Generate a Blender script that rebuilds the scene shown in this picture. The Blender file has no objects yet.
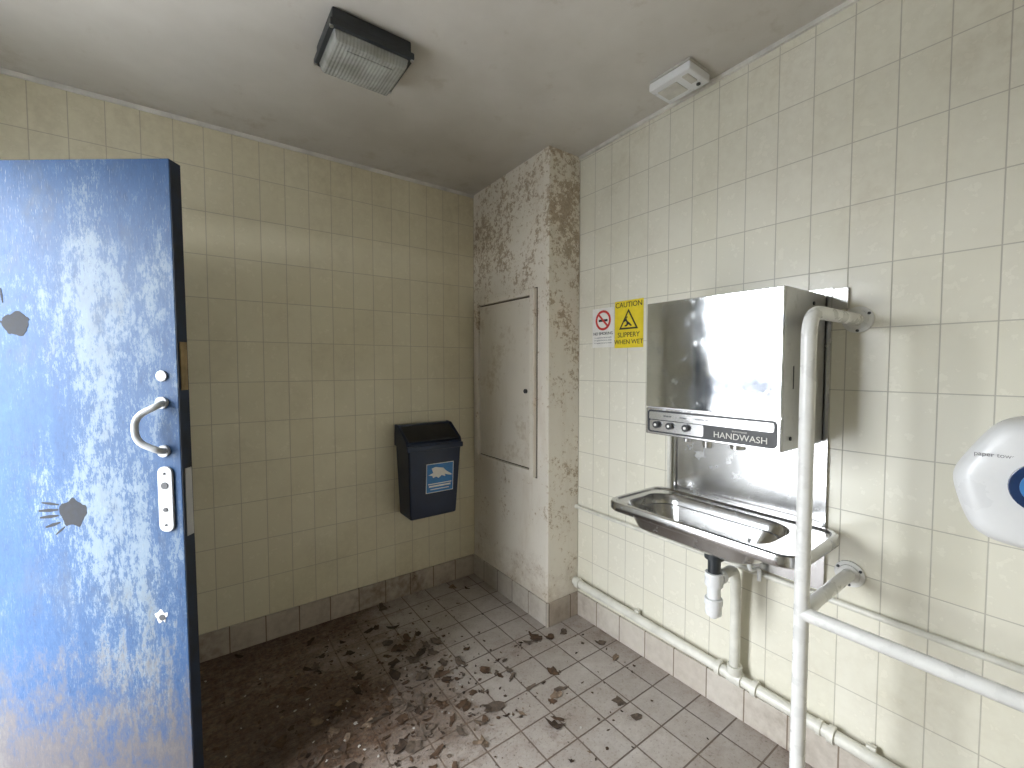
import bpy, bmesh, math, random
from mathutils import Vector, Matrix
random.seed(7)
scn=bpy.context.scene
W=1.72; D=2.486; CX=1.498; CY=1.728; XL=-0.82; YF=-0.65
def ceilz(y): return 2.516+0.0248*(D-y)

# ---------------------------------------------------------------- materials
class NT:
    def __init__(s,name):
        s.m=bpy.data.materials.new(name); s.m.use_nodes=True
        s.t=s.m.node_tree; s.n=s.t.nodes; s.l=s.t.links
        s.b=s.n['Principled BSDF']
    def node(s,ty,**k):
        n=s.n.new(ty)
        for a,v in k.items(): setattr(n,a,v)
        return n
    def link(s,a,b): s.l.new(a,b)
    def pos(s): 
        return s.node('ShaderNodeNewGeometry').outputs['Position']
    def sep(s,v):
        n=s.node('ShaderNodeSeparateXYZ'); s.link(v,n.inputs[0]); return n.outputs
    def comb(s,x,y,z=0):
        n=s.node('ShaderNodeCombineXYZ')
        for i,v in enumerate((x,y,z)):
            if isinstance(v,(int,float)): n.inputs[i].default_value=v
            else: s.link(v,n.inputs[i])
        return n.outputs[0]
    def math(s,op,a,b=None,clamp=False):
        n=s.node('ShaderNodeMath',operation=op); n.use_clamp=clamp
        for i,v in enumerate((a,b)):
            if v is None: continue
            if isinstance(v,(int,float)): n.inputs[i].default_value=v
            else: s.link(v,n.inputs[i])
        return n.outputs[0]
    def noise(s,v,scale,detail=4,rough=.55,mul=None):
        if mul:
            mp=s.node('ShaderNodeMapping'); mp.inputs['Scale'].default_value=mul
            s.link(v,mp.inputs[0]); v=mp.outputs[0]
        n=s.node('ShaderNodeTexNoise'); n.inputs['Scale'].default_value=scale
        n.inputs['Detail'].default_value=detail; n.inputs['Roughness'].default_value=rough
        s.link(v,n.inputs['Vector']); return n.outputs['Fac']
    def dist(s,v,c,sc=(1,1,1)):
        a=s.node('ShaderNodeVectorMath',operation='SUBTRACT'); s.link(v,a.inputs[0]); a.inputs[1].default_value=c
        b=s.node('ShaderNodeVectorMath',operation='MULTIPLY'); s.link(a.outputs[0],b.inputs[0]); b.inputs[1].default_value=sc
        l=s.node('ShaderNodeVectorMath',operation='LENGTH'); s.link(b.outputs[0],l.inputs[0]); return l.outputs['Value']
    def ramp(s,f,a,b,va=0,vb=1,smooth=False):
        n=s.node('ShaderNodeMapRange'); n.inputs[1].default_value=a; n.inputs[2].default_value=b
        n.inputs[3].default_value=va; n.inputs[4].default_value=vb
        if smooth: n.interpolation_type='SMOOTHSTEP'
        s.link(f,n.inputs[0]); return n.outputs[0]
    def mix(s,f,a,b,blend='MIX'):
        n=s.node('ShaderNodeMix',data_type='RGBA',blend_type=blend)
        if isinstance(f,(int,float)): n.inputs[0].default_value=f
        else: s.link(f,n.inputs[0])
        for i,v in ((6,a),(7,b)):
            if isinstance(v,tuple): n.inputs[i].default_value=(*v[:3],1)
            else: s.link(v,n.inputs[i])
        return n.outputs[2]
    def bump(s,h,strength=.3,dist=.003):
        n=s.node('ShaderNodeBump'); n.inputs['Strength'].default_value=strength
        n.inputs['Distance'].default_value=dist; s.link(h,n.inputs['Height'])
        s.link(n.outputs[0],s.b.inputs['Normal'])
    def col(s,c):
        if isinstance(c,tuple): s.b.inputs['Base Color'].default_value=(*c[:3],1)
        else: s.link(c,s.b.inputs['Base Color'])
    def rough(s,r):
        if isinstance(r,(int,float)): s.b.inputs['Roughness'].default_value=r
        else: s.link(r,s.b.inputs['Roughness'])

def plain(name,c,r=.5,metal=0,var=.12,scale=25,bump=0,coat=0):
    k=NT(name); p=k.node('ShaderNodeTexCoord').outputs['Object']
    n=k.noise(p,scale,4)
    dark=tuple(x*(1-var*2) for x in c); lite=tuple(min(1,x*(1+var*.6)) for x in c)
    k.col(k.mix(k.ramp(n,.3,.7),dark,lite)); k.rough(k.ramp(n,.3,.7,max(0,r-.06),min(1,r+.08)))
    k.b.inputs['Metallic'].default_value=metal
    if bump: k.bump(n,bump,.002)
    if coat: k.b.inputs['Coat Weight'].default_value=coat
    return k.m

def tile_mat(name,axis,phase,w,h,zph,c1,c2,grout,mortar=.0022,rough=.16,dirt=(.36,.29,.18),dirt_shade_amt=.5,offset=0):
    k=NT(name); p=k.pos(); s=k.sep(p)
    a=k.math('SUBTRACT',s[axis],phase); z=k.math('SUBTRACT',s[2],zph)
    v=k.comb(k.math('ADD',a,w*100),k.math('ADD',z,h*100))
    br=k.node('ShaderNodeTexBrick'); br.offset=offset; br.squash=1
    br.inputs['Scale'].default_value=1; br.inputs['Brick Width'].default_value=w
    br.inputs['Row Height'].default_value=h; br.inputs['Mortar Size'].default_value=mortar
    br.inputs['Mortar Smooth'].default_value=.25; br.inputs['Bias'].default_value=0
    br.inputs['Color1'].default_value=(*c1,1); br.inputs['Color2'].default_value=(*c2,1)
    br.inputs['Mortar'].default_value=(*grout,1); k.link(v,br.inputs['Vector'])
    n=k.noise(p,1.6,5,.6); n2=k.noise(p,30,3,.6); nv=k.noise(p,5,5,.65,(1,1,.25))
    low=k.ramp(s[2],.1,.8,.45,0); hi_shade=k.ramp(s[2],1.7,2.55,0,.7)  # top term: stains plus the darkening under the ceiling, shade put into colour
    d=k.math('MULTIPLY',k.math('ADD',k.ramp(n,.45,.75),k.math('ADD',low,hi_shade)),k.ramp(n2,.35,.65,.45,1))
    d=k.math('MULTIPLY',k.math('MULTIPLY',d,k.ramp(nv,.3,.65,.45,1.1)),dirt_shade_amt,True)
    k.col(k.mix(d,br.outputs['Color'],dirt))  # dirt colour also carries the painted shade under the ceiling
    k.rough(k.math('ADD',k.math('MULTIPLY',br.outputs['Fac'],.5),k.ramp(n2,.3,.7,rough,rough+.14)))
    wav=k.noise(p,7,2)
    hgt=k.math('ADD',k.math('MULTIPLY',k.math('SUBTRACT',1,br.outputs['Fac']),1),k.math('MULTIPLY',wav,.6))
    k.bump(hgt,.3,.003)
    return k.m

M={}
M['tb']=tile_mat('tile_cream_back',0,CX,.111,.1985,.13,(.79,.74,.57),(.755,.70,.525),(.50,.45,.35),.0018,dirt_shade_amt=.40)
M['tr']=tile_mat('tile_cream_right',1,CY,.111,.1985,.13,(.81,.79,.69),(.785,.765,.65),(.50,.48,.41),.0018,dirt_shade_amt=.36)
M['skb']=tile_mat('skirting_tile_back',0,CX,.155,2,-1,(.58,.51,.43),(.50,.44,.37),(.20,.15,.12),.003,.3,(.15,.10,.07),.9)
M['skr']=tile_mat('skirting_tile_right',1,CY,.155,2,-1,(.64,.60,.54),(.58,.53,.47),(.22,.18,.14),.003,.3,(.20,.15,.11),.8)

def floor_mat():
    k=NT('floor_tile_dirty_shaded'); p=k.pos(); s=k.sep(p)
    v=k.comb(k.math('ADD',s[0],20.0),k.math('ADD',s[1],20.0))
    br=k.node('ShaderNodeTexBrick'); br.offset=0; br.squash=1
    for a,b in (('Scale',1),('Brick Width',.152),('Row Height',.152),('Mortar Size',.0034),('Mortar Smooth',.3),('Bias',0)):
        br.inputs[a].default_value=b
    br.inputs['Color1'].default_value=(.53,.50,.475,1); br.inputs['Color2'].default_value=(.45,.42,.395,1)
    br.inputs['Mortar'].default_value=(.10,.08,.068,1); k.link(v,br.inputs['Vector'])
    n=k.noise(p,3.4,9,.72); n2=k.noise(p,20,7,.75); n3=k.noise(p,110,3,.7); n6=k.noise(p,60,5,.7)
    door_shade_grad=k.ramp(s[0],-.1,1.0,.46,-.12)  # darker toward the door: real soil plus the door's shadow painted in
    drift_shade=None  # soil patches; the one beside the door also paints its shade
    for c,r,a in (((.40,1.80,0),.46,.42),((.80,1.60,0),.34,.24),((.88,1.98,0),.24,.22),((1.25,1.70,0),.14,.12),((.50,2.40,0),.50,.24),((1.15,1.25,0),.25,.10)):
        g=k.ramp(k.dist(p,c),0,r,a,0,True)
        drift_shade=g if drift_shade is None else k.math('MAXIMUM',drift_shade,g)
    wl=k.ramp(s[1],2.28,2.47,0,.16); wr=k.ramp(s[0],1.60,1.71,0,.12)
    m=k.math('ADD',k.math('ADD',k.math('ADD',door_shade_grad,drift_shade),k.math('ADD',wl,wr)),k.math('ADD',k.math('MULTIPLY',n,.85),k.math('MULTIPLY',n2,.50)))
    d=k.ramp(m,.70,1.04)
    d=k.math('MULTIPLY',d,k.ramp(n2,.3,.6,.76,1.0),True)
    soil_shade=k.mix(k.ramp(n6,.35,.65),(.035,.018,.010),(.18,.105,.062))
    soil_shade=k.mix(k.ramp(m,1.05,1.45,0,.7),soil_shade,(.030,.015,.009))  # deepest soil darkened again, carrying the door's shade as colour
    film_shade=k.mix(k.ramp(m,.40,.78,.06,.60),br.outputs['Color'],(.24,.175,.13))
    c=k.mix(d,film_shade,soil_shade)
    gr=k.math('MULTIPLY',k.ramp(n3,.56,.66,0,.75),k.ramp(m,.5,.8,.32,1))
    c=k.mix(gr,c,(.08,.052,.036))
    k.col(c); k.rough(k.ramp(n2,.3,.7,.36,.72))
    k.bump(k.math('ADD',k.math('SUBTRACT',1,br.outputs['Fac']),k.math('ADD',k.math('MULTIPLY',n2,.7),k.math('ADD',k.math('MULTIPLY',gr,.7),k.math('MULTIPLY',k.math('MULTIPLY',n6,d),1.8)))),.6,.005)
    return k.m
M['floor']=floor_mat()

def plaster(name,base,amt,mode):
    k=NT(name); p=k.pos(); s=k.sep(p)
    n=k.noise(p,4.5,10,.75); n2=k.noise(p,75,5,.75); n3=k.noise(p,2.2,4); n4=k.noise(p,7,6,.7,(1,1,.22)); n5=k.noise(p,26,6,.75)
    c=k.mix(k.ramp(n3,.4,.75,0,.25),base,tuple(x*.82 for x in base))
    c=k.mix(k.ramp(n4,.54,.72,0,.28),c,(.52,.42,.29))
    if mode=='duct':
        z=k.math('SUBTRACT',k.ramp(s[2],1.60,2.05,-.085,.075),k.ramp(s[2],2.28,2.45,0,.07))
        yy=k.ramp(s[1],CY+.01,CY+.03,.055,0)
        m=k.math('ADD',k.math('ADD',n,k.math('ADD',z,yy)),k.math('ADD',k.math('MULTIPLY',k.math('SUBTRACT',n2,.5),.7),k.math('MULTIPLY',k.math('SUBTRACT',n5,.5),.95)))
        d=k.ramp(m,.585,.62,0,amt)
        c=k.mix(k.ramp(m,.50,.60,0,.28),c,(.60,.49,.34))
        c=k.mix(d,c,k.mix(k.ramp(n2,.38,.6),(.27,.19,.12),(.48,.38,.26)))
        low=k.ramp(k.math('ADD',k.ramp(s[2],.1,.6,.20,0),n),.60,.76,0,.4); c=k.mix(low,c,(.40,.31,.22))
    else:
        m=k.math('ADD',n,k.math('MULTIPLY',k.math('SUBTRACT',n5,.5),.6))
        d=k.ramp(m,.55,.66,0,amt); c=k.mix(d,c,(.46,.37,.25))
    k.col(c); k.rough(.5)
    k.bump(k.math('ADD',k.math('MULTIPLY',d,-1),k.math('MULTIPLY',n2,.4)),.4,.003)
    return k.m
M['duct']=plaster('plaster_mildewed',(.83,.78,.69),.80,'duct')
M['panel']=plaster('painted_panel',(.78,.73,.64),.45,'panel')
def ceil_mat():
    k=NT('ceiling_paint'); p=k.pos(); s=k.sep(p); n=k.noise(p,1.3,5,.6); n2=k.noise(p,60,3); n4=k.noise(p,9,8,.7)
    c=k.mix(k.ramp(n,.34,.72),(.66,.63,.585),(.50,.47,.42))
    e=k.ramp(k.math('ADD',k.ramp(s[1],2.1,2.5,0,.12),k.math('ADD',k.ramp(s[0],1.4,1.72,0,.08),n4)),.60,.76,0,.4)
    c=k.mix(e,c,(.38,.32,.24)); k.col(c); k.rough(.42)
    k.bump(n2,.12,.002); return k.m
M['ceil']=ceil_mat()
def door_mat():
    k=NT('door_blue_weathered'); p=k.node('ShaderNodeTexCoord').outputs['Object']; s=k.sep(p)
    n=k.noise(p,2.6,5,.6,(1,1,.5)); n2=k.noise(p,90,7,.85,(1,1,.30)); n3=k.noise(p,22,9,.85,(1,1,.45)); n5=k.noise(p,300,2,.6,(1,1,.12)); n6=k.noise(p,6,7,.7,(1,1,.6))
    cen=k.ramp(s[2],.35,1.25,.0,.06,True)
    top=k.ramp(s[2],1.60,1.93,0,-.22,True)
    edge=k.ramp(s[0],.0,.14,-.02,.03)
    far_glare_cut=k.ramp(s[0],.24,.46,0,-.13)  # hinge side kept darker in the paint to offset the doorway's light
    reg=k.math('ADD',k.math('ADD',n,cen),k.math('ADD',top,k.math('ADD',edge,far_glare_cut)))
    haze=k.ramp(reg,.42,.80,0,.28,True)
    tex=k.math('ADD',k.math('MULTIPLY',n2,.45),k.math('MULTIPLY',n3,.55))
    fl=k.ramp(k.math('ADD',tex,k.math('MULTIPLY',k.math('SUBTRACT',reg,.5),.34)),.510,.55,0,.85)
    blue=k.mix(k.ramp(n3,.35,.65),(.009,.034,.092),(.017,.060,.148))
    c=k.mix(haze,blue,(.050,.092,.15))
    c=k.mix(k.math('MULTIPLY',fl,k.ramp(reg,.34,.58,.25,1)),c,(.120,.155,.190))
    scr=k.math('MULTIPLY',k.ramp(n5,.60,.66,0,.5),k.ramp(n,.38,.6)); c=k.mix(scr,c,(.17,.195,.22))
    dk=k.ramp(n3,.41,.30,0,.7); c=k.mix(dk,c,(.008,.020,.048))
    gm=k.ramp(n6,.53,.70,0,.5); c=k.mix(gm,c,(.048,.054,.060))
    br=k.ramp(k.math('ADD',n3,k.math('ADD',k.math('MULTIPLY',n,.4),k.ramp(s[2],.0,.85,.26,-.14))),.68,.86,0,.8)
    c=k.mix(br,c,(.070,.056,.045))
    k.col(c); k.rough(k.ramp(n2,.3,.7,.45,.68)); k.bump(n2,.12,.002)
    k.b.inputs['Specular IOR Level'].default_value=.3
    return k.m
M['door']=door_mat()
M['dooredge']=plain('door_edge_paint',(.010,.022,.05),.5,var=.4,scale=12)
M['white']=plain('white_enamel',(.80,.80,.78),.28,var=.05,scale=18)
M['dwhite']=plain('door_furniture_white',(.40,.41,.42),.35,var=.08,scale=30)
M['pipe']=plain('pipe_cream_paint',(.74,.73,.66),.35,var=.10,scale=14)
M['trimw']=plain('trim_paint',(.76,.74,.68),.45,var=.15,scale=9)
M['plas']=plain('white_plastic',(.80,.81,.82),.3,var=.03,scale=10)
M['greyplas']=plain('aged_plastic',(.62,.60,.55),.4,var=.08)
M['black']=plain('black_plastic',(.015,.015,.017),.4,var=.2)
M['dark']=plain('dark_housing',(.030,.036,.042),.4,var=.2)
M['gap_shade']=plain('dark_gap_shade',(.10,.075,.05),.7,var=.3,scale=30)  # dark colour standing in for shade around the access panel
M['binblue']=plain('bin_blue_plastic',(.006,.018,.055),.35,var=.12,scale=8)
M['binin']=plain('bin_lid_black',(.01,.012,.016),.5,var=.1)
M['labblue']=plain('label_blue',(.04,.22,.55),.35,var=.1)
M['yellow']=plain('sign_yellow',(.88,.70,.03),.4,var=.05)
M['signw']=plain('sign_white',(.85,.84,.80),.4,var=.04)
M['red']=plain('sign_red',(.60,.04,.03),.4,var=.05)
M['ink']=plain('ink_black',(.02,.02,.02),.5,var=.1)
M['inkg']=plain('ink_grey',(.3,.3,.32),.5,var=.1)
M['dblue']=plain('window_blue_plastic',(.008,.035,.12),.15,var=.1,coat=.5)
M['brass']=plain('brass_plate',(.42,.32,.18),.35,1,.2)
M['smudge']=plain('dark_smudge',(.010,.012,.017),.85,var=.45,scale=60)
def steel(name,c,r,sc,st,dirt=.15):
    k=NT(name); p=k.node('ShaderNodeTexCoord').outputs['Object']
    n=k.noise(p,6,6,.7); n2=k.noise(p,60,2,.5,st); n7=k.noise(p,18,7,.75)
    k.b.inputs['Metallic'].default_value=1
    c0=k.mix(k.ramp(n,.3,.75),c,tuple(x*.82 for x in c)); c0=k.mix(k.ramp(n7,.56,.70,0,.35),c0,tuple(x*.6 for x in c))
    k.col(c0)
    k.rough(k.math('ADD',k.ramp(n,.35,.7,r,r+.08),k.math('ADD',k.math('MULTIPLY',n2,.03),k.ramp(n7,.55,.7,0,.12))))
    if sc: k.bump(n2,sc,.0006)
    return k.m
M['mirror']=steel('steel_polished',(.74,.76,.78),.03,0,(1,1,.1))
M['steel']=steel('steel_brushed',(.62,.62,.62),.18,.06,(.1,1,1))
M['steelside']=steel('steel_side',(.60,.60,.60),.28,.08,(1,1,.1))
def glass_m():
    k=NT('diffuser_ribbed'); p=k.node('ShaderNodeTexCoord').outputs['Object']
    w=k.node('ShaderNodeTexWave'); w.inputs['Scale'].default_value=28; w.inputs['Distortion'].default_value=.3
    k.link(p,w.inputs['Vector']); n=k.noise(p,14,5)
    k.col(k.mix(k.ramp(n,.35,.7),(.40,.41,.39),(.24,.24,.22))); k.rough(.16)
    k.b.inputs['Coat Weight'].default_value=.4
    k.bump(w.outputs['Fac'],.4,.003); return k.m
M['glass']=glass_m()
M['asph']=plain('asphalt',(.34,.34,.34),.85,var=.15,scale=3)
M['carp']=plain('car_paint',(.010,.014,.024),.6,var=.05)
M['carw']=plain('car_glass',(.006,.008,.010),.5,var=.05)
M['tyre']=plain('tyre_rubber',(.01,.01,.01),.9)

# ---------------------------------------------------------------- helpers
def newobj(name,me,mats,parent=None):
    o=bpy.data.objects.new(name,me); scn.collection.objects.link(o)
    for m in (mats if isinstance(mats,(list,tuple)) else [mats]): o.data.materials.append(m)
    if parent: 
        o.parent=parent
        if not parent.get('local'): o.matrix_parent_inverse=parent.matrix_basis.inverted()
    return o
def empty(name,loc,rot=None,local=False):
    e=bpy.data.objects.new(name,None); e.empty_display_size=.1; scn.collection.objects.link(e)
    e.location=loc
    if rot: e.rotation_euler=rot
    if local: e['local']=1
    return e
def smooth(o,ang=35):
    for p in o.data.polygons: p.use_smooth=True
    bm=bmesh.new(); bm.from_mesh(o.data)
    for e in bm.edges:
        if len(e.link_faces)==2 and e.calc_face_angle(0)>math.radians(ang): e.smooth=False
    bm.to_mesh(o.data); bm.free()
def bm_box(bm,a,b,mi=0):
    vs=[bm.verts.new((x,y,z)) for x in (a[0],b[0]) for y in (a[1],b[1]) for z in (a[2],b[2])]
    for f in ((0,1,3,2),(4,6,7,5),(0,4,5,1),(2,3,7,6),(0,2,6,4),(1,5,7,3)):
        fc=bm.faces.new([vs[i] for i in f]); fc.material_index=mi
def fin(bm,name,mats,parent=None,bevel=0,seg=2,sm=True):
    bmesh.ops.recalc_face_normals(bm,faces=bm.faces)
    if bevel: 
        bmesh.ops.bevel(bm,geom=[e for e in bm.edges if len(e.link_faces)==2 and e.calc_face_angle(0)>.5],offset=bevel,segments=seg,affect='EDGES',profile=.5)
    me=bpy.data.meshes.new(name); bm.to_mesh(me); bm.free()
    o=newobj(name,me,mats,parent)
    if sm:
        smooth(o)
        if bevel:
            wn=o.modifiers.new('wn','WEIGHTED_NORMAL'); wn.keep_sharp=True; wn.weight=100
    return o
def box(name,a,b,mat,parent=None,bevel=0,seg=2):
    bm=bmesh.new(); bm_box(bm,a,b); return fin(bm,name,mat,parent,bevel,seg)
def boxes(name,lst,mat,parent=None,bevel=0):
    bm=bmesh.new()
    for a,b in lst: bm_box(bm,a,b)
    return fin(bm,name,mat,parent,bevel)
def bm_cyl(bm,p0,p1,r0,r1=None,n=24,cap=True):
    r1=r0 if r1 is None else r1
    p0=Vector(p0); p1=Vector(p1); d=(p1-p0).normalized()
    u=d.orthogonal().normalized(); v=d.cross(u)
    A=[];B=[]
    for i in range(n):
        t=2*math.pi*i/n; o=u*math.cos(t)+v*math.sin(t)
        A.append(bm.verts.new(p0+o*r0)); B.append(bm.verts.new(p1+o*r1))
    for i in range(n): bm.faces.new((A[i],A[(i+1)%n],B[(i+1)%n],B[i]))
    if cap: bm.faces.new(A[::-1]); bm.faces.new(B)
def cyls(name,lst,mat,parent=None,bevel=0,n=24):
    bm=bmesh.new()
    for c in lst: bm_cyl(bm,*c,n=n)
    return fin(bm,name,mat,parent,bevel)
def fillet(pts,r,seg=8):
    pts=[Vector(p) for p in pts]; out=[pts[0]]
    for i in range(1,len(pts)-1):
        a,b,c=pts[i-1],pts[i],pts[i+1]; d1=(a-b).normalized(); d2=(c-b).normalized()
        ang=d1.angle(d2); 
        if ang>3.1: out.append(b); continue
        rr=min(r,(a-b).length*.49,(c-b).length*.49); p1=b+d1*rr; p2=b+d2*rr
        for k in range(seg+1):
            t=k/seg; out.append((1-t)**2*p1+2*t*(1-t)*b+t*t*p2)
    out.append(pts[-1]); return out
def tube(name,pts,r,mat,parent=None,fr=.05,n=20,seg=10):
    P=fillet(pts,fr,seg); bm=bmesh.new(); rings=[]; u=None
    for i,p in enumerate(P):
        d=((P[i+1]-p) if i<len(P)-1 else (p-P[i-1])).normalized()
        if 0<i<len(P)-1: d=((P[i+1]-p).normalized()+(p-P[i-1]).normalized()).normalized()
        if u is None: u=d.orthogonal().normalized()
        u=(u-d*u.dot(d)).normalized(); v=d.cross(u)
        rings.append([bm.verts.new(p+(u*math.cos(2*math.pi*k/n)+v*math.sin(2*math.pi*k/n))*r) for k in range(n)])
    for a,b in zip(rings,rings[1:]):
        for k in range(n): bm.faces.new((a[k],a[(k+1)%n],b[(k+1)%n],b[k]))
    bm.faces.new(rings[0][::-1]); bm.faces.new(rings[-1])
    return fin(bm,name,mat,parent)
def prism(name,poly,axis,a,b,mat,parent=None,bevel=0,seg=2):
    bm=bmesh.new()
    def P(q,t): return {'x':(t,q[0],q[1]),'y':(q[0],t,q[1]),'z':(q[0],q[1],t)}[axis]
    A=[bm.verts.new(P(q,a)) for q in poly]; B=[bm.verts.new(P(q,b)) for q in poly]; n=len(poly)
    bm.faces.new(A); bm.faces.new(B[::-1])
    for i in range(n): bm.faces.new((A[i],B[i],B[(i+1)%n],A[(i+1)%n]))
    return fin(bm,name,mat,parent,bevel,seg)
def rrect(cx,cy,hx,hy,r,n=8):
    out=[]
    for sx,sy,a0 in ((1,1,0),(-1,1,90),(-1,-1,180),(1,-1,270)):
        for k in range(n+1):
            t=math.radians(a0+90*k/n); out.append((cx+sx*(hx-r)+r*math.cos(t),cy+sy*(hy-r)+r*math.sin(t)))
    return out
def text(name,body,loc,size,mat,parent,rot,align='CENTER',ext=.0004,sx=1):
    c=bpy.data.curves.new(name,'FONT'); c.body=body; c.size=size; c.align_x=align; c.align_y='CENTER'; c.extrude=ext
    o=bpy.data.objects.new(name,c); scn.collection.objects.link(o); o.location=loc; o.rotation_euler=rot; o.scale=(sx,1,1)
    c.materials.append(mat); o.parent=parent
    if not parent.get('local'): o.matrix_parent_inverse=parent.matrix_basis.inverted()
    return o
RX=(math.radians(90),0,math.radians(-90))
RY=(math.radians(90),0,0)

# ---------------------------------------------------------------- room shell
T=.12; HT=2.64
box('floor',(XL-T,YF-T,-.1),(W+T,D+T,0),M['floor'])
box('wall_back',(XL-T,D,0),(W+T,D+T,HT),M['tb'])
box('wall_right',(W,YF-T,0),(W+T,D,HT),M['tr'])
DY0,DY1,DH=1.14,2.15,2.10
boxes('wall_left',[((XL-T,YF-T,0),(XL,DY0,HT)),((XL-T,DY1,0),(XL,D,HT)),((XL-T,DY0,DH),(XL,DY1,HT))],M['tr'])
box('wall_front',(XL,YF-T,0),(W,YF,HT),M['tb'])
bm=bmesh.new()
y0,y1=YF-T,D+T
v=[bm.verts.new(p) for p in ((XL-T,y0,ceilz(y0)),(W+T,y0,ceilz(y0)),(W+T,y1,ceilz(y1)),(XL-T,y1,ceilz(y1)),(XL-T,y0,2.8),(W+T,y0,2.8),(W+T,y1,2.8),(XL-T,y1,2.8))]
for f in ((0,1,2,3),(4,7,6,5),(0,4,5,1),(1,5,6,2),(2,6,7,3),(3,7,4,0)): bm.faces.new([v[i] for i in f])
fin(bm,'ceiling',M['ceil'],sm=False)
box('trim_1',(XL,D-.012,ceilz(D)-.020),(CX,D,ceilz(D)),M['trimw'],bevel=.003)
prism('trim_2',[(YF,ceilz(YF)),(CY,ceilz(CY)),(CY,ceilz(CY)-.016),(YF,ceilz(YF)-.016)],'x',W-.012,W,M['trimw'])
e=empty('duct_column',(CX,CY,0))
prism('shaft',[(CY,0),(D,0),(D,ceilz(D)),(CY,ceilz(CY))],'x',CX,W,M['duct'],e,bevel=.004)
py0,py1,pz0,pz1=1.825,2.434,.79,1.82; fw=.036
boxes('panel_frame',[((CX-.026,py0,pz0),(CX,py0+fw,pz1)),((CX-.026,py1-fw,pz0),(CX,py1,pz1)),((CX-.026,py0+fw,pz0),(CX,py1-fw,pz0+fw)),((CX-.026,py0+fw,pz1-fw),(CX,py1-fw,pz1))],M['duct'],e,bevel=.004)
box('panel_frame_shadow_line',(CX-.0015,py0-.005,pz0-.005),(CX,py1+.005,pz1+.005),M['gap_shade'],e)  # thin dark strip painting a shadow outline round the frame
box('panel_gap_shade',(CX-.003,py0+fw,pz0+fw),(CX,py1-fw,pz1-fw),M['gap_shade'],e)
box('panel_door',(CX-.012,py0+fw+.009,pz0+fw+.007),(CX-.003,py1-fw-.009,pz1-fw-.008),M['panel'],e,bevel=.002)
cyls('panel_catch',[((CX-.022,1.905,1.26),(CX-.009,1.905,1.26),.012)],M['dark'],e)
SH=.13; sb=.012
box('baseboard_back',(XL,D-sb,0),(CX-sb,D,SH),M['skb'],bevel=.003)
box('baseboard_right',(W-sb,YF,0),(W,CY-sb,SH),M['skr'],bevel=.003)
boxes('baseboard_duct',[((CX-sb,CY-sb,0),(CX,D-.0,SH))],M['skr'],bevel=.003)
box('baseboard_duct_end',(CX,CY-sb,0),(W,CY,SH),M['skb'],bevel=.003)

# ---------------------------------------------------------------- door
ang=math.atan2(.589,-.808)
dr=empty('door_1',(-.033,1.568,0),(0,math.radians(.5),ang),local=True)
DWd=.94; DTk=.044
box('leaf',(0,-DTk,.012),(DWd,0,1.985),M['door'],dr,bevel=.002)
box('edge_strip',(-.0015,-DTk+.003,.014),(.0,-.002,1.983),M['dooredge'],dr)
tube('pull_handle',[(.045,.0,1.295),(.03,.035,1.290),(.085,.05,1.26),(.085,.05,1.19),(.03,.035,1.160),(.045,0,1.155)],.009,M['dwhite'],dr,fr=.03)
cyls('handle_roses',[((.045,0,1.295),(.045,.008,1.295),.017),((.045,0,1.155),(.045,.008,1.155),.017)],M['dwhite'],dr)
prism('lock_plate',rrect(.043,1.015,.021,.095,.018),'y',0,.008,M['dwhite'],dr,bevel=.002)
cyls('lock_holes',[((.043,.004,1.055),(.043,.010,1.055),.010),((.043,.004,.985),(.043,.0105,.985),.006),((.043,.004,1.09),(.043,.0105,1.09),.003),((.043,.004,.94),(.043,.0105,.94),.003)],M['black'],dr)
cyls('indicator_disc',[((.043,0,1.372),(.043,.006,1.372),.016)],M['dwhite'],dr,bevel=.002)
box('latch_plate',(-.004,-.036,.90),(-.0005,-.010,1.10),M['steelside'],dr)
box('bolt_plate',(-.004,-.036,1.33),(-.0005,-.010,1.47),M['brass'],dr)
def blob(cx,cz,rx,rz,seed,n=26,ju=.25):
    rnd=random.Random(seed); ph=[rnd.uniform(0,6.28) for _ in range(4)]
    return [(cx+rx*math.cos(2*math.pi*i/n)*(1+ju*math.sin(3*2*math.pi*i/n+ph[0])+ju*.5*rnd.uniform(-1,1)),
             cz+rz*math.sin(2*math.pi*i/n)*(1+ju*math.sin(5*2*math.pi*i/n+ph[1])+ju*.5*rnd.uniform(-1,1))) for i in range(n)]
prism('stain_1',blob(.455,1.525,.038,.034,1,40,.12),'y',0,.0006,M['smudge'],dr)
prism('stain_2',blob(.320,.975,.038,.040,2,40,.12),'y',0,.0006,M['smudge'],dr)
def streak(name,x0,z0,x1,z1,w):
    dx,dz=x1-x0,z1-z0; L=math.hypot(dx,dz); nx,nz=-dz/L*w,dx/L*w
    prism(name,[(x0+nx*.4,z0+nz*.4),(x0+dx*.5+nx,z0+dz*.5+nz),(x1+nx*.5,z1+nz*.5),(x1+dx*.06,z1+dz*.06),(x1-nx*.5,z1-nz*.5),(x0+dx*.45-nx,z0+dz*.45-nz),(x0-nx*.4,z0-nz*.4)],'y',0,.0006,M['smudge'],dr)
for i,a in enumerate(((.362,.968,.415,.962,.005),(.362,.985,.418,.982,.005),(.360,1.000,.408,1.006,.004),(.358,.948,.400,.934,.005),(.345,.935,.372,.912,.003),(.495,1.53,.520,1.536,.004),(.490,1.585,.494,1.625,.003))):
    streak(f'stain_{i+3}',*a)
prism('paint_chip',blob(.075,.665,.018,.018,31,18),'y',0,.001,M['dwhite'],dr)
cyls('paint_chip_hole',[((.072,.0,.662),(.072,.0022,.662),.009)],M['black'],dr)
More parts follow.
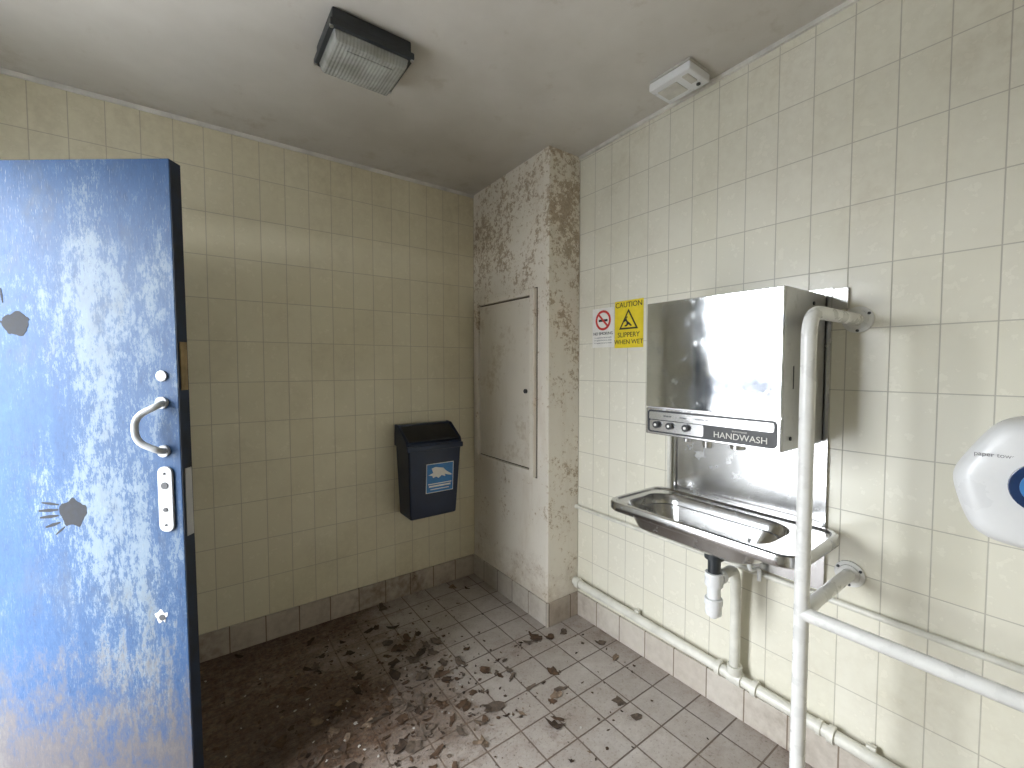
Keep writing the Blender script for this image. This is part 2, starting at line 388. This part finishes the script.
boxes('trim_3',[((XL-.10,DY0-.0,0),(XL-.02,DY0+.04,DH)),((XL-.10,DY1-.012,0),(XL-.02,DY1,DH)),((XL-.10,DY0+.04,DH-.03),(XL-.02,DY1-.012,DH))],M['dooredge'])

# ---------------------------------------------------------------- hand wash unit
sbp=empty('splashback_plate',(W,.83,.63))
box('plate',(W-.006,.545,.63),(W,1.12,1.66),M['steel'],sbp,bevel=.0015)
boxes('plate_edges',[((W-.014,.545,.63),(W-.006,.553,1.64)),((W-.014,1.112,.63),(W-.006,1.12,1.64))],M['steel'],sbp)
box('basin_ledge',(W-.029,.553,.838),(W-.006,1.112,.858),M['steel'],sbp,bevel=.002)
hw=empty('hand_wash_unit',(W-.02,.8,1.14))
bx=1.391; ya,yb=.56,1.039; za,zb=1.142,1.637
box('casing',(bx+.012,ya,za),(W-.016,yb,zb),M['steelside'],hw,bevel=.006,seg=3)
box('front_mirror_panel',(bx,ya+.002,za+.105),(bx+.012,yb-.002,zb-.002),M['mirror'],hw,bevel=.003)
box('control_panel',(bx+.001,ya+.002,za+.002),(bx+.012,yb-.002,za+.100),M['steel'],hw,bevel=.003)
prism('control_bezel',rrect(.80,za+.052,.228,.042,.014),'x',bx-.001,bx+.002,M['black'],hw)
prism('control_face_upper',rrect(.80,za+.073,.220,.014,.006),'x',bx-.002,bx+.0,M['steel'],hw)
prism('control_face_lower',rrect(.910,za+.036,.107,.020,.006),'x',bx-.002,bx+.0,M['steel'],hw)
cyls('push_buttons',[((bx-.014,y,za+.040),(bx,y,za+.040),.013) for y in (.985,.93,.865)],M['black'],hw,bevel=.002)
cyls('button_centres',[((bx-.016,y,za+.040),(bx-.013,y,za+.040),.005) for y in (.985,.93,.865)],M['signw'],hw)
text('name_lettering','HANDWASH',(bx-.0015,.682,za+.030),.028,M['greyplas'],hw,RX,sx=1.05)
text('name_lettering_small','automatic',(bx-.0015,.682,za+.049),.010,M['greyplas'],hw,RX,sx=1.2)
text('caption_lettering','water        soap        warm air',(bx-.0025,.87,za+.075),.012,M['ink'],hw,RX,sx=1.2)
cyls('spouts',[((1.52,.86,1.10),(1.52,.86,1.143),.016,.02),((1.50,.74,1.115),(1.50,.74,1.143),.024),((1.50,.93,1.115),(1.50,.93,1.143),.012)],M['steelside'],hw)
box('hanging_bracket',(W-.014,.50,1.585),(W,.545,1.655),M['steel'],sbp,bevel=.002)
cyls('casing_screws',[((1.60,ya-.003,1.60),(1.60,ya,1.60),.006),((1.45,ya-.003,1.18),(1.45,ya,1.18),.006)],M['dark'],hw)
box('casing_slot',(1.46,ya-.001,1.33),(1.466,ya+.002,1.40),M['dark'],hw)

# ---------------------------------------------------------------- basin
sk=empty('wash_basin',(1.53,.83,.87))
def loft(name,loops,mat,parent,capA=True,capB=True):
    bm=bmesh.new(); R=[[bm.verts.new((p[0],p[1],z)) for p in L] for L,z in loops]
    n=len(R[0])
    for a,b in zip(R,R[1:]):
        for i in range(n): bm.faces.new((a[i],a[(i+1)%n],b[(i+1)%n],b[i]))
    if capA: bm.faces.new(R[0][::-1])
    if capB: bm.faces.new(R[-1])
    return fin(bm,name,mat,parent)
ox,oy,hx,hy=1.508,.834,.182,.352
bx2,by2,bhx,bhy=1.494,.868,.143,.274
Rr=rrect
zt=.862
loops=[(Rr(bx2+.01,by2,.05,.15,.045),zt-.118),(Rr(bx2+.01,by2,.085,.215,.07),zt-.108),(Rr(bx2,by2,.118,.252,.09),zt-.046),
 (Rr(ox,oy,hx-.014,hy-.014,.06),zt-.038),(Rr(ox,oy,hx-.004,hy-.004,.065),zt-.036),(Rr(ox,oy,hx,hy,.065),zt-.030),(Rr(ox,oy,hx,hy,.065),zt-.010),
 (Rr(ox,oy,hx-.003,hy-.003,.063),zt-.003),(Rr(ox,oy,hx-.009,hy-.009,.058),zt),(Rr(ox,oy,hx-.018,hy-.018,.052),zt-.001),(Rr(ox,oy,hx-.024,hy-.024,.048),zt-.007),
 (Rr(bx2,by2,bhx,bhy,.095),zt-.009),(Rr(bx2,by2,bhx-.007,bhy-.007,.09),zt-.015),(Rr(bx2,by2,bhx-.014,bhy-.016,.085),zt-.040),
 (Rr(bx2,by2,bhx-.030,bhy-.040,.075),zt-.092),(Rr(bx2,by2,bhx-.050,bhy-.07,.06),zt-.106),(Rr(bx2,by2-.03,.03,.03,.029),zt-.112)]
loft('bowl',loops,M['steel'],sk)
cyls('drain',[((bx2,by2-.03,zt-.114),(bx2,by2-.03,zt-.109),.026)],M['dark'],sk)
ty=.815; tx=1.50
cyls('waste_tail',[((tx,ty,.705),(tx,ty,.748),.034),((tx,ty,.645),(tx,ty,.705),.022)],M['dark'],sk,bevel=.003)
cyls('bottle_trap',[((tx,ty,.605),(tx,ty,.655),.031),((tx,ty,.56),(tx,ty,.605),.023),((tx,ty,.535),(tx,ty,.56),.031),((tx,ty,.50),(tx,ty,.535),.028,),((tx,ty,.487),(tx,ty,.50),.014)],M['plas'],sk,bevel=.003)
cyls('trap_nuts',[((tx+.03,ty,.625),(tx+.055,ty,.625),.026)],M['plas'],sk,bevel=.002)
tube('trap_outlet',[(tx,ty,.625),(1.66,ty+.005,.625),(1.672,ty+.005,.50),(1.672,ty+.005,.235)],.019,M['pipe'],sk,fr=.05)
tube('feed_pipe',[(1.60,.74,.78),(1.60,.74,.66),(1.68,.74,.65),(1.68,.74,.60)],.007,M['plas'],sk,fr=.03)

wp=empty('waste_pipe',(1.683,.8,.17))
tube('run',[(1.683,CY-.013,.205),(1.683,1.66,.200),(1.683,-.55,.150)],.021,M['pipe'],wp,fr=.03)
def pz(y): return .200-(1.66-y)/(2.21)*.05
cl=[]
for y,w,r in ((.82,.055,.027),(.745,.02,.029),(.885,.02,.029),(1.685,.03,.027),(.50,.02,.028),(.535,.015,.025)):
    cl.append(((1.683,y-w/2,pz(y)),(1.683,y+w/2,pz(y)),r))
cl.append(((1.676,.82,.20),(1.674,.82,.234),.027))
cyls('pipe_couplings',cl,M['pipe'],wp,bevel=.002)
boxes('pipe_clips',[((1.69,y-.012,pz(y)-.03),(W-.013,y+.012,pz(y)+.03)) for y in (1.3,.40,-.1)],M['pipe'],wp)
sp=empty('supply_pipe',(1.70,1.1,.62))
tube('run',[(1.704,CY,.616),(1.704,-.55,.616)],.010,M['pipe'],sp)
tube('riser',[(1.705,1.142,.622),(1.705,1.142,1.30)],.011,M['pipe'],sp,fr=.03)
cyls('pipe_flange',[((1.704,CY-.02,.616),(1.704,CY,.616),.0130)],M['pipe'],sp)

# ---------------------------------------------------------------- grab rail
gr=empty('grab_rail',(1.336,.476,0))
gx,gy=1.336,.476
tube('upright',[(gx,gy,0.0),(gx,gy,1.548),(W-.01,gy,1.548)],.0185,M['white'],gr,fr=.07,n=24)
tube('lower_arm',[(gx,gy,.72),(W-.01,gy,.72)],.0185,M['white'],gr,n=24)
tube('side_rail',[(gx+.0,gy,.72),(gx,-.40,.72),(W-.01,-.40,.72)],.0185,M['white'],gr,fr=.07,n=24)
fl=[]; 
for y,z in ((gy,1.548),(gy,.72),(-.40,.72)):
    fl+= [((W-.008,y,z),(W,y,z),.042),((W-.014,y,z),(W-.008,y,z),.030)]
fl.append(((gx,gy,0),(gx,gy,.01),.045))
cyls('flanges',fl,M['white'],gr,bevel=.002,n=32)
sc=[]
for y,z in ((gy,1.548),(gy,.72),(-.40,.72)):
    for k in range(3):
        t=k*2.094+.5; sc.append(((W-.0105,y+.035*math.cos(t),z+.035*math.sin(t)),(W-.007,y+.035*math.cos(t),z+.035*math.sin(t)),.0045))
cyls('flange_screws',sc,M['dark'],gr,n=12)

# ---------------------------------------------------------------- paper towel dispenser
td=empty('paper_towel_dispenser',(W,.06,1.13))
yc=.052; zc=1.135
half=[(0,.150),(.060,.148),(.092,.138),(.112,.118),(.150,.050),(.168,.014),(.170,-.012),(.158,-.060),(.142,-.108),(.124,-.134),(.092,-.148),(.05,-.152),(0,-.153)]
prof=half+[(-a,b) for a,b in half[-2:0:-1]]
bm=bmesh.new(); rings=[]
for x,s in ((W,.93),(W-.03,.97),(W-.12,1.0),(W-.18,1.0),(W-.215,.985),(W-.240,.93),(W-.250,.84),(W-.254,.60)):
    rings.append([bm.verts.new((x,yc+p[0]*s,zc+p[1]*s)) for p in prof])
n=len(prof)
for a,b in zip(rings,rings[1:]):
    for i in range(n): bm.faces.new((a[i],a[(i+1)%n],b[(i+1)%n],b[i]))
bm.faces.new(rings[0]); bm.faces.new(rings[-1][::-1])
o=fin(bm,'housing',M['plas'],td); md=o.modifiers.new('s','SUBSURF'); md.levels=1; md.render_levels=2
wy,wz=yc+.020,zc+.0
prism('level_window',[(wy+.052*math.cos(t*math.pi/16),wz+.055*math.sin(t*math.pi/16)) for t in range(32)],'x',W-.258,W-.24,M['dblue'],td,bevel=.003)
prism('level_window_inner',[(wy+.034*math.cos(t*math.pi/16),wz+.036*math.sin(t*math.pi/16)) for t in range(32)],'x',W-.260,W-.256,M['labblue'],td,bevel=.001)
text('brand_lettering','paper towel',(W-.2525,yc+.092,zc+.062),.014,M['inkg'],td,RX)
cyls('paper_outlet',[((W-.12,yc,zc-.165),(W-.12,yc,zc-.14),.03,.04)],M['greyplas'],td)

# ---------------------------------------------------------------- sanitary bin
bn=empty('sanitary_bin',(1.115,D,.52))
bw0,bw1=.947,1.292; yf=2.286; 
bm=bmesh.new()
B=[(bw0+.025,yf+.03,.512),(bw1-.025,yf+.03,.512),(bw1-.025,D-.004,.512),(bw0+.025,D-.004,.512)]
Mi=[(bw0+.006,yf+.004,.90),(bw1-.006,yf+.004,.90),(bw1-.006,D-.004,.90),(bw0+.006,D-.004,.90)]
Tp=[(bw0,yf,.955),(bw1,yf,.955),(bw1,D-.004,1.035),(bw0,D-.004,1.035)]
R=[[bm.verts.new(p) for p in L] for L in (B,Mi,Tp)]
for a,b in zip(R,R[1:]):
    for i in range(4): bm.faces.new((a[i],a[(i+1)%4],b[(i+1)%4],b[i]))
bm.faces.new(R[0][::-1]); bm.faces.new(R[2])
fin(bm,'bin_body',M['binblue'],bn,bevel=.012,seg=3)
prism('bin_cheek_1',[(yf+.003,.93),(yf+.02,.972),(D-.06,1.052),(D-.01,1.055),(D-.004,1.0),(D-.004,.93)],'x',bw0-.004,bw0+.014,M['binblue'],bn,bevel=.004)
prism('bin_cheek_2',[(yf+.003,.93),(yf+.02,.972),(D-.06,1.052),(D-.01,1.055),(D-.004,1.0),(D-.004,.93)],'x',bw1-.014,bw1+.004,M['binblue'],bn,bevel=.004)
box('bin_hood',(bw0+.014,D-.05,1.02),(bw1-.014,D-.004,1.052),M['binblue'],bn,bevel=.006)
prism('bin_flap',[(yf+.018,.966),(D-.055,1.038),(D-.055,1.043),(yf+.018,.972)],'x',bw0+.016,bw1-.016,M['binin'],bn)
box('bin_rim',(bw0-.005,yf-.006,.915),(bw1+.005,yf+.01,.945),M['binblue'],bn,bevel=.004)
def fy(z): return yf+.004+(.90-z)/.388*.026-.0016
def lplate(name,x0,x1,z0,z1,off,mat):
    bm=bmesh.new(); vs=[bm.verts.new(p) for p in ((x0,fy(z0)-off,z0),(x1,fy(z0)-off,z0),(x1,fy(z1)-off,z1),(x0,fy(z1)-off,z1),(x0,fy(z0)+.004,z0),(x1,fy(z0)+.004,z0),(x1,fy(z1)+.004,z1),(x0,fy(z1)+.004,z1))]
    for f in ((0,1,2,3),(4,7,6,5),(0,4,5,1),(1,5,6,2),(2,6,7,3),(3,7,4,0)): bm.faces.new([vs[i] for i in f])
    return fin(bm,name,mat,bn,sm=False)
lplate('label_border',1.062,1.238,.658,.832,0,M['signw'])
lplate('label_field',1.066,1.234,.662,.828,.0008,M['labblue'])
def poly(name,pts,mat,parent,off=.0016,dx=.02):
    bm=bmesh.new(); f=[bm.verts.new((x+dx,fy(z)-off,z)) for x,z in pts]; g=[bm.verts.new((x+dx,fy(z),z)) for x,z in pts]; n=len(pts)
    bm.faces.new(f); bm.faces.new(g[::-1])
    for i in range(n): bm.faces.new((f[i],g[i],g[(i+1)%n],f[(i+1)%n]))
    return fin(bm,name,mat,parent,sm=False)
poly('label_bird',[(1.055,.765),(1.085,.777),(1.075,.805),(1.100,.811),(1.150,.800),(1.170,.780),(1.205,.757),(1.205,.750),(1.180,.755),(1.160,.762),(1.165,.747),(1.140,.757),(1.120,.743),(1.105,.753),(1.085,.747),(1.080,.760)],M['signw'],bn)
for i,(x0,x1,z0,z1) in enumerate(((1.055,1.205,.708,.714),(1.06,1.20,.692,.702),(1.07,1.19,.676,.681))):
    poly(f'label_text_bar_{i}',[(x0,z0),(x1,z0),(x1,z1),(x0,z1)],M['signw'],bn)

# ---------------------------------------------------------------- ceiling light
cz=ceilz(1.59)
clt=empty('ceiling_light',(.508,1.59,cz))
def frust(name,x0,x1,y0,y1,zA,zB,ins,mat,bev=.006):
    bm=bmesh.new(); a=[bm.verts.new(p) for p in ((x0,y0,zA),(x1,y0,zA),(x1,y1,zA),(x0,y1,zA))]
    b=[bm.verts.new(p) for p in ((x0+ins,y0+ins,zB),(x1-ins,y0+ins,zB),(x1-ins,y1-ins,zB),(x0+ins,y1-ins,zB))]
    for i in range(4): bm.faces.new((a[i],a[(i+1)%4],b[(i+1)%4],b[i]))
    bm.faces.new(a[::-1]); bm.faces.new(b); return fin(bm,name,mat,clt,bevel=bev)
box('housing',(.376,1.480,cz-.045),(.642,1.70,cz+.001),M['dark'],clt,bevel=.006)
box('housing_rim',(.368,1.472,cz-.062),(.650,1.710,cz-.040),M['dark'],clt,bevel=.004)
frust('diffuser',.380,.638,1.484,1.698,cz-.054,cz-.094,.010,M['glass'],.010)
box('diffuser_band',(.43,1.52,cz-.0975),(.588,1.66,cz-.0935),M['glass'],clt,bevel=.002)
cyls('fixing_screws',[((x,y,cz-.066),(x,y,cz-.055),.006) for x in (.374,.644) for y in (1.482,1.700)],M['steelside'],clt,n=12)
c2=ceilz(1.05)
al=empty('alarm_sounder',(1.585,1.045,c2))
box('sounder_base',(1.515,.955,c2-.008),(1.655,1.135,c2+.001),M['greyplas'],al,bevel=.003)
box('sounder_body',(1.515,.955,c2-.042),(1.655,1.135,c2-.010),M['plas'],al,bevel=.005,seg=3)
boxes('sounder_rib',[((1.535,.975,c2-.046),(1.600,1.000,c2-.041)),((1.545,1.030,c2-.045),(1.625,1.115,c2-.041))],M['greyplas'],al,bevel=.001)
cyls('sounder_led',[((1.625,.985,c2-.046),(1.625,.985,c2-.041),.008)],M['dark'],al,n=16)

# ---------------------------------------------------------------- signs
sg=empty('no_smoking_sign',(W,1.55,1.5))
sx=W-.003
box('plate',(sx,1.478,1.497),(W,1.626,1.700),M['signw'],sg)
def ring(name,y,z,r0,r1,x0,x1,mat,parent,n=32):
    bm=bmesh.new(); L=[]
    for x in (x0,x1):
        for r in (r0,r1): L.append([bm.verts.new((x,y+r*math.cos(2*math.pi*i/n),z+r*math.sin(2*math.pi*i/n))) for i in range(n)])
    for i in range(n):
        j=(i+1)%n
        for a,b in ((0,1),(1,3),(3,2),(2,0)): bm.faces.new((L[a][i],L[a][j],L[b][j],L[b][i]))
    return fin(bm,name,mat,parent)
ring('red_ring',1.552,1.637,.040,.052,sx-.001,sx+.001,M['red'],sg)
box('cigarette',(sx-.0008,1.522,1.630),(sx,1.582,1.642),M['ink'],sg)
a=math.radians(45); 
prism('red_bar',[(1.552+.042*math.cos(a)+.005*math.sin(a)*s,1.637+.042*math.sin(a)-.005*math.cos(a)*s) for s in (-1,1)]+[(1.552-.042*math.cos(a)+.005*math.sin(a)*s,1.637-.042*math.sin(a)-.005*math.cos(a)*s) for s in (1,-1)],'x',sx-.0014,sx,M['red'],sg)
text('sign_text','NO SMOKING',(sx-.0006,1.552,1.568),.021,M['ink'],sg,RX)
for i in range(3): text(f'sign_small_text_{i}','it is against the law to smoke',(sx-.0006,1.552,1.548-.014*i),.010,M['inkg'],sg,RX)
cs=empty('caution_sign',(W,1.39,1.5))
box('plate',(sx,1.302,1.490),(W,1.474,1.722),M['yellow'],cs)
text('sign_text_top','CAUTION',(sx-.0006,1.388,1.700),.036,M['ink'],cs,RX)
def tri(r): return [(1.388+r*math.cos(math.radians(90+120*k)),1.614+r*math.sin(math.radians(90+120*k))) for k in range(3)]
prism('warning_triangle',tri(.066),'x',sx-.001,sx,M['ink'],cs)
prism('warning_triangle_inner',tri(.050),'x',sx-.0016,sx,M['yellow'],cs)
prism('slipping_figure',[(1.392,1.640),(1.400,1.632),(1.392,1.620),(1.380,1.612),(1.366,1.598),(1.372,1.594),(1.388,1.604),(1.396,1.596),(1.410,1.594),(1.410,1.600),(1.400,1.604),(1.398,1.612),(1.404,1.622),(1.410,1.616),(1.414,1.620),(1.404,1.634),(1.396,1.645)],'x',sx-.002,sx,M['ink'],cs)
text('sign_text_mid','SLIPPERY',(sx-.0006,1.388,1.553),.034,M['ink'],cs,RX)
text('sign_text_low','WHEN WET',(sx-.0006,1.388,1.518),.032,M['ink'],cs,RX)

# ---------------------------------------------------------------- debris on floor
bm=bmesh.new(); rnd=random.Random(11)
def flake(x,y,r,mi):
    n=rnd.randint(7,12); ph=rnd.uniform(0,6.28); el=rnd.uniform(.3,.9); ta,tb=rnd.uniform(-.18,.18),rnd.uniform(-.18,.18)
    curl=rnd.uniform(0,.5)
    top=[];bot=[]
    for i in range(n):
        t=2*math.pi*i/n; rr=r*rnd.uniform(.45,1.2); px=rr*math.cos(t); py=rr*math.sin(t)*el
        qx=px*math.cos(ph)-py*math.sin(ph); qy=px*math.sin(ph)+py*math.cos(ph)
        zz=.0012+max(0,qx*ta+qy*tb+curl*px*px/r*.7+rnd.uniform(0,.08)*r)
        top.append(bm.verts.new((x+qx,y+qy,zz+.001))); bot.append(bm.verts.new((x+qx,y+qy,max(.0002,zz-.0006))))
    c=bm.verts.new((x,y,.002+r*.06)); cb=bm.verts.new((x,y,.0003))
    for i in range(n):
        j=(i+1)%n
        for vs in ((top[i],top[j],c),(bot[j],bot[i],cb),(top[i],bot[i],bot[j],top[j])):
            f=bm.faces.new(vs); f.material_index=mi
CL=[(.86,1.95,.12,.12,80),(.88,1.55,.20,.16,90),(.62,1.55,.16,.16,120),(1.32,1.68,.08,.03,14),(1.25,1.30,.20,.20,36),(.65,2.25,.3,.12,80),(.42,1.8,.22,.22,260),(1.6,1.5,.05,.25,12),(1.1,1.0,.3,.3,26),(.80,1.70,.15,.12,90),(.3,1.5,.15,.15,110)]
for cx,cy,sxx,syy,k in CL:
    for _ in range(k):
        x=rnd.gauss(cx,sxx); y=rnd.gauss(cy,syy)
        if x<-.6 or y<-.4 or y>D-.05 or x>W-.06 or (x>CX-.06 and y>CY-.06): continue
        big=rnd.random()
        r=rnd.uniform(.003,.011) if big<.80 else rnd.uniform(.014,.038)
        flake(x,y,r,rnd.choice([0,4,1,4,2,0,1,3 if r<.009 else 4]))
for x,y,r in ((1.38,1.69,.045),(.86,1.93,.05),(.80,1.90,.035),(.72,1.62,.05),(.95,1.44,.05),(.62,1.45,.04),(1.10,1.22,.045),(1.62,1.46,.035),(.98,1.75,.04),(.55,1.66,.05)):
    flake(x,y,r,rnd.choice([0,1,4]))
mats=[plain('debris_dark_brown',(.055,.033,.020),.8,var=.35,scale=60),plain('debris_grey_brown',(.14,.105,.08),.8,var=.3,scale=60),plain('debris_tan',(.25,.18,.125),.8,var=.3,scale=60),plain('debris_pale',(.55,.53,.50),.6,var=.1),plain('debris_leaf_brown',(.10,.057,.032),.75,var=.35,scale=50)]
me=bpy.data.meshes.new('floor_debris'); bmesh.ops.recalc_face_normals(bm,faces=bm.faces); bm.to_mesh(me); bm.free()
newobj('floor_debris',me,mats)

# ---------------------------------------------------------------- outside
box('ground_outside',(-60,-40,-.14),(XL-T,60,-.11),M['asph'])
car=empty('parked_car',(-14.8,8.4,-.11))
g=-.11
body=[(6.3,.35),(6.3,.75),(6.6,.92),(7.5,1.0),(8.1,1.42),(9.5,1.46),(10.3,1.0),(10.6,.9),(10.65,.4)]
prism('car_body',[(y,z+g) for y,z in body],'x',-15.6,-13.9,M['carp'],car,bevel=.05,seg=3)
prism('car_windows',[(y,z+g) for y,z in ((7.68,1.02),(8.16,1.36),(9.42,1.39),(10.0,1.02))],'x',-15.62,-13.88,M['carw'],car)
cyls('car_wheels',[((x0,y,.32+g),(x0+.22,y,.32+g),.32) for x0 in (-15.65,-14.07) for y in (7.1,9.8)],M['tyre'],car,bevel=.03)

# ---------------------------------------------------------------- light
w=bpy.data.worlds.new('sky'); scn.world=w; w.use_nodes=True
bg=w.node_tree.nodes['Background']; bg.inputs[0].default_value=(.92,.96,1.0,1); bg.inputs[1].default_value=22.5
def portal(name,loc,rot,sx_,sy_):
    L=bpy.data.lights.new(name,'AREA'); L.shape='RECTANGLE'; L.size=sx_; L.size_y=sy_
    try: L.cycles.is_portal=True
    except Exception: L.energy=0
    o=bpy.data.objects.new(name,L); scn.collection.objects.link(o); o.location=loc; o.rotation_euler=rot
portal('daylight_portal_door',(XL-T-.005,(DY0+DY1)/2,DH/2),(math.radians(90),0,math.radians(-90)),DY1-DY0,DH)
scn.view_settings.view_transform='Standard'
scn.view_settings.look='None'

# ---------------------------------------------------------------- camera
cd=bpy.data.cameras.new('camera'); cam=bpy.data.objects.new('camera',cd); scn.collection.objects.link(cam)
cd.sensor_width=36; cd.lens=434/1024*36; cd.clip_start=.02
cam.location=(0,0,1.4)
cam.rotation_euler=(math.radians(90-2.37),0,-math.atan2(.589,.808))
scn.camera=cam
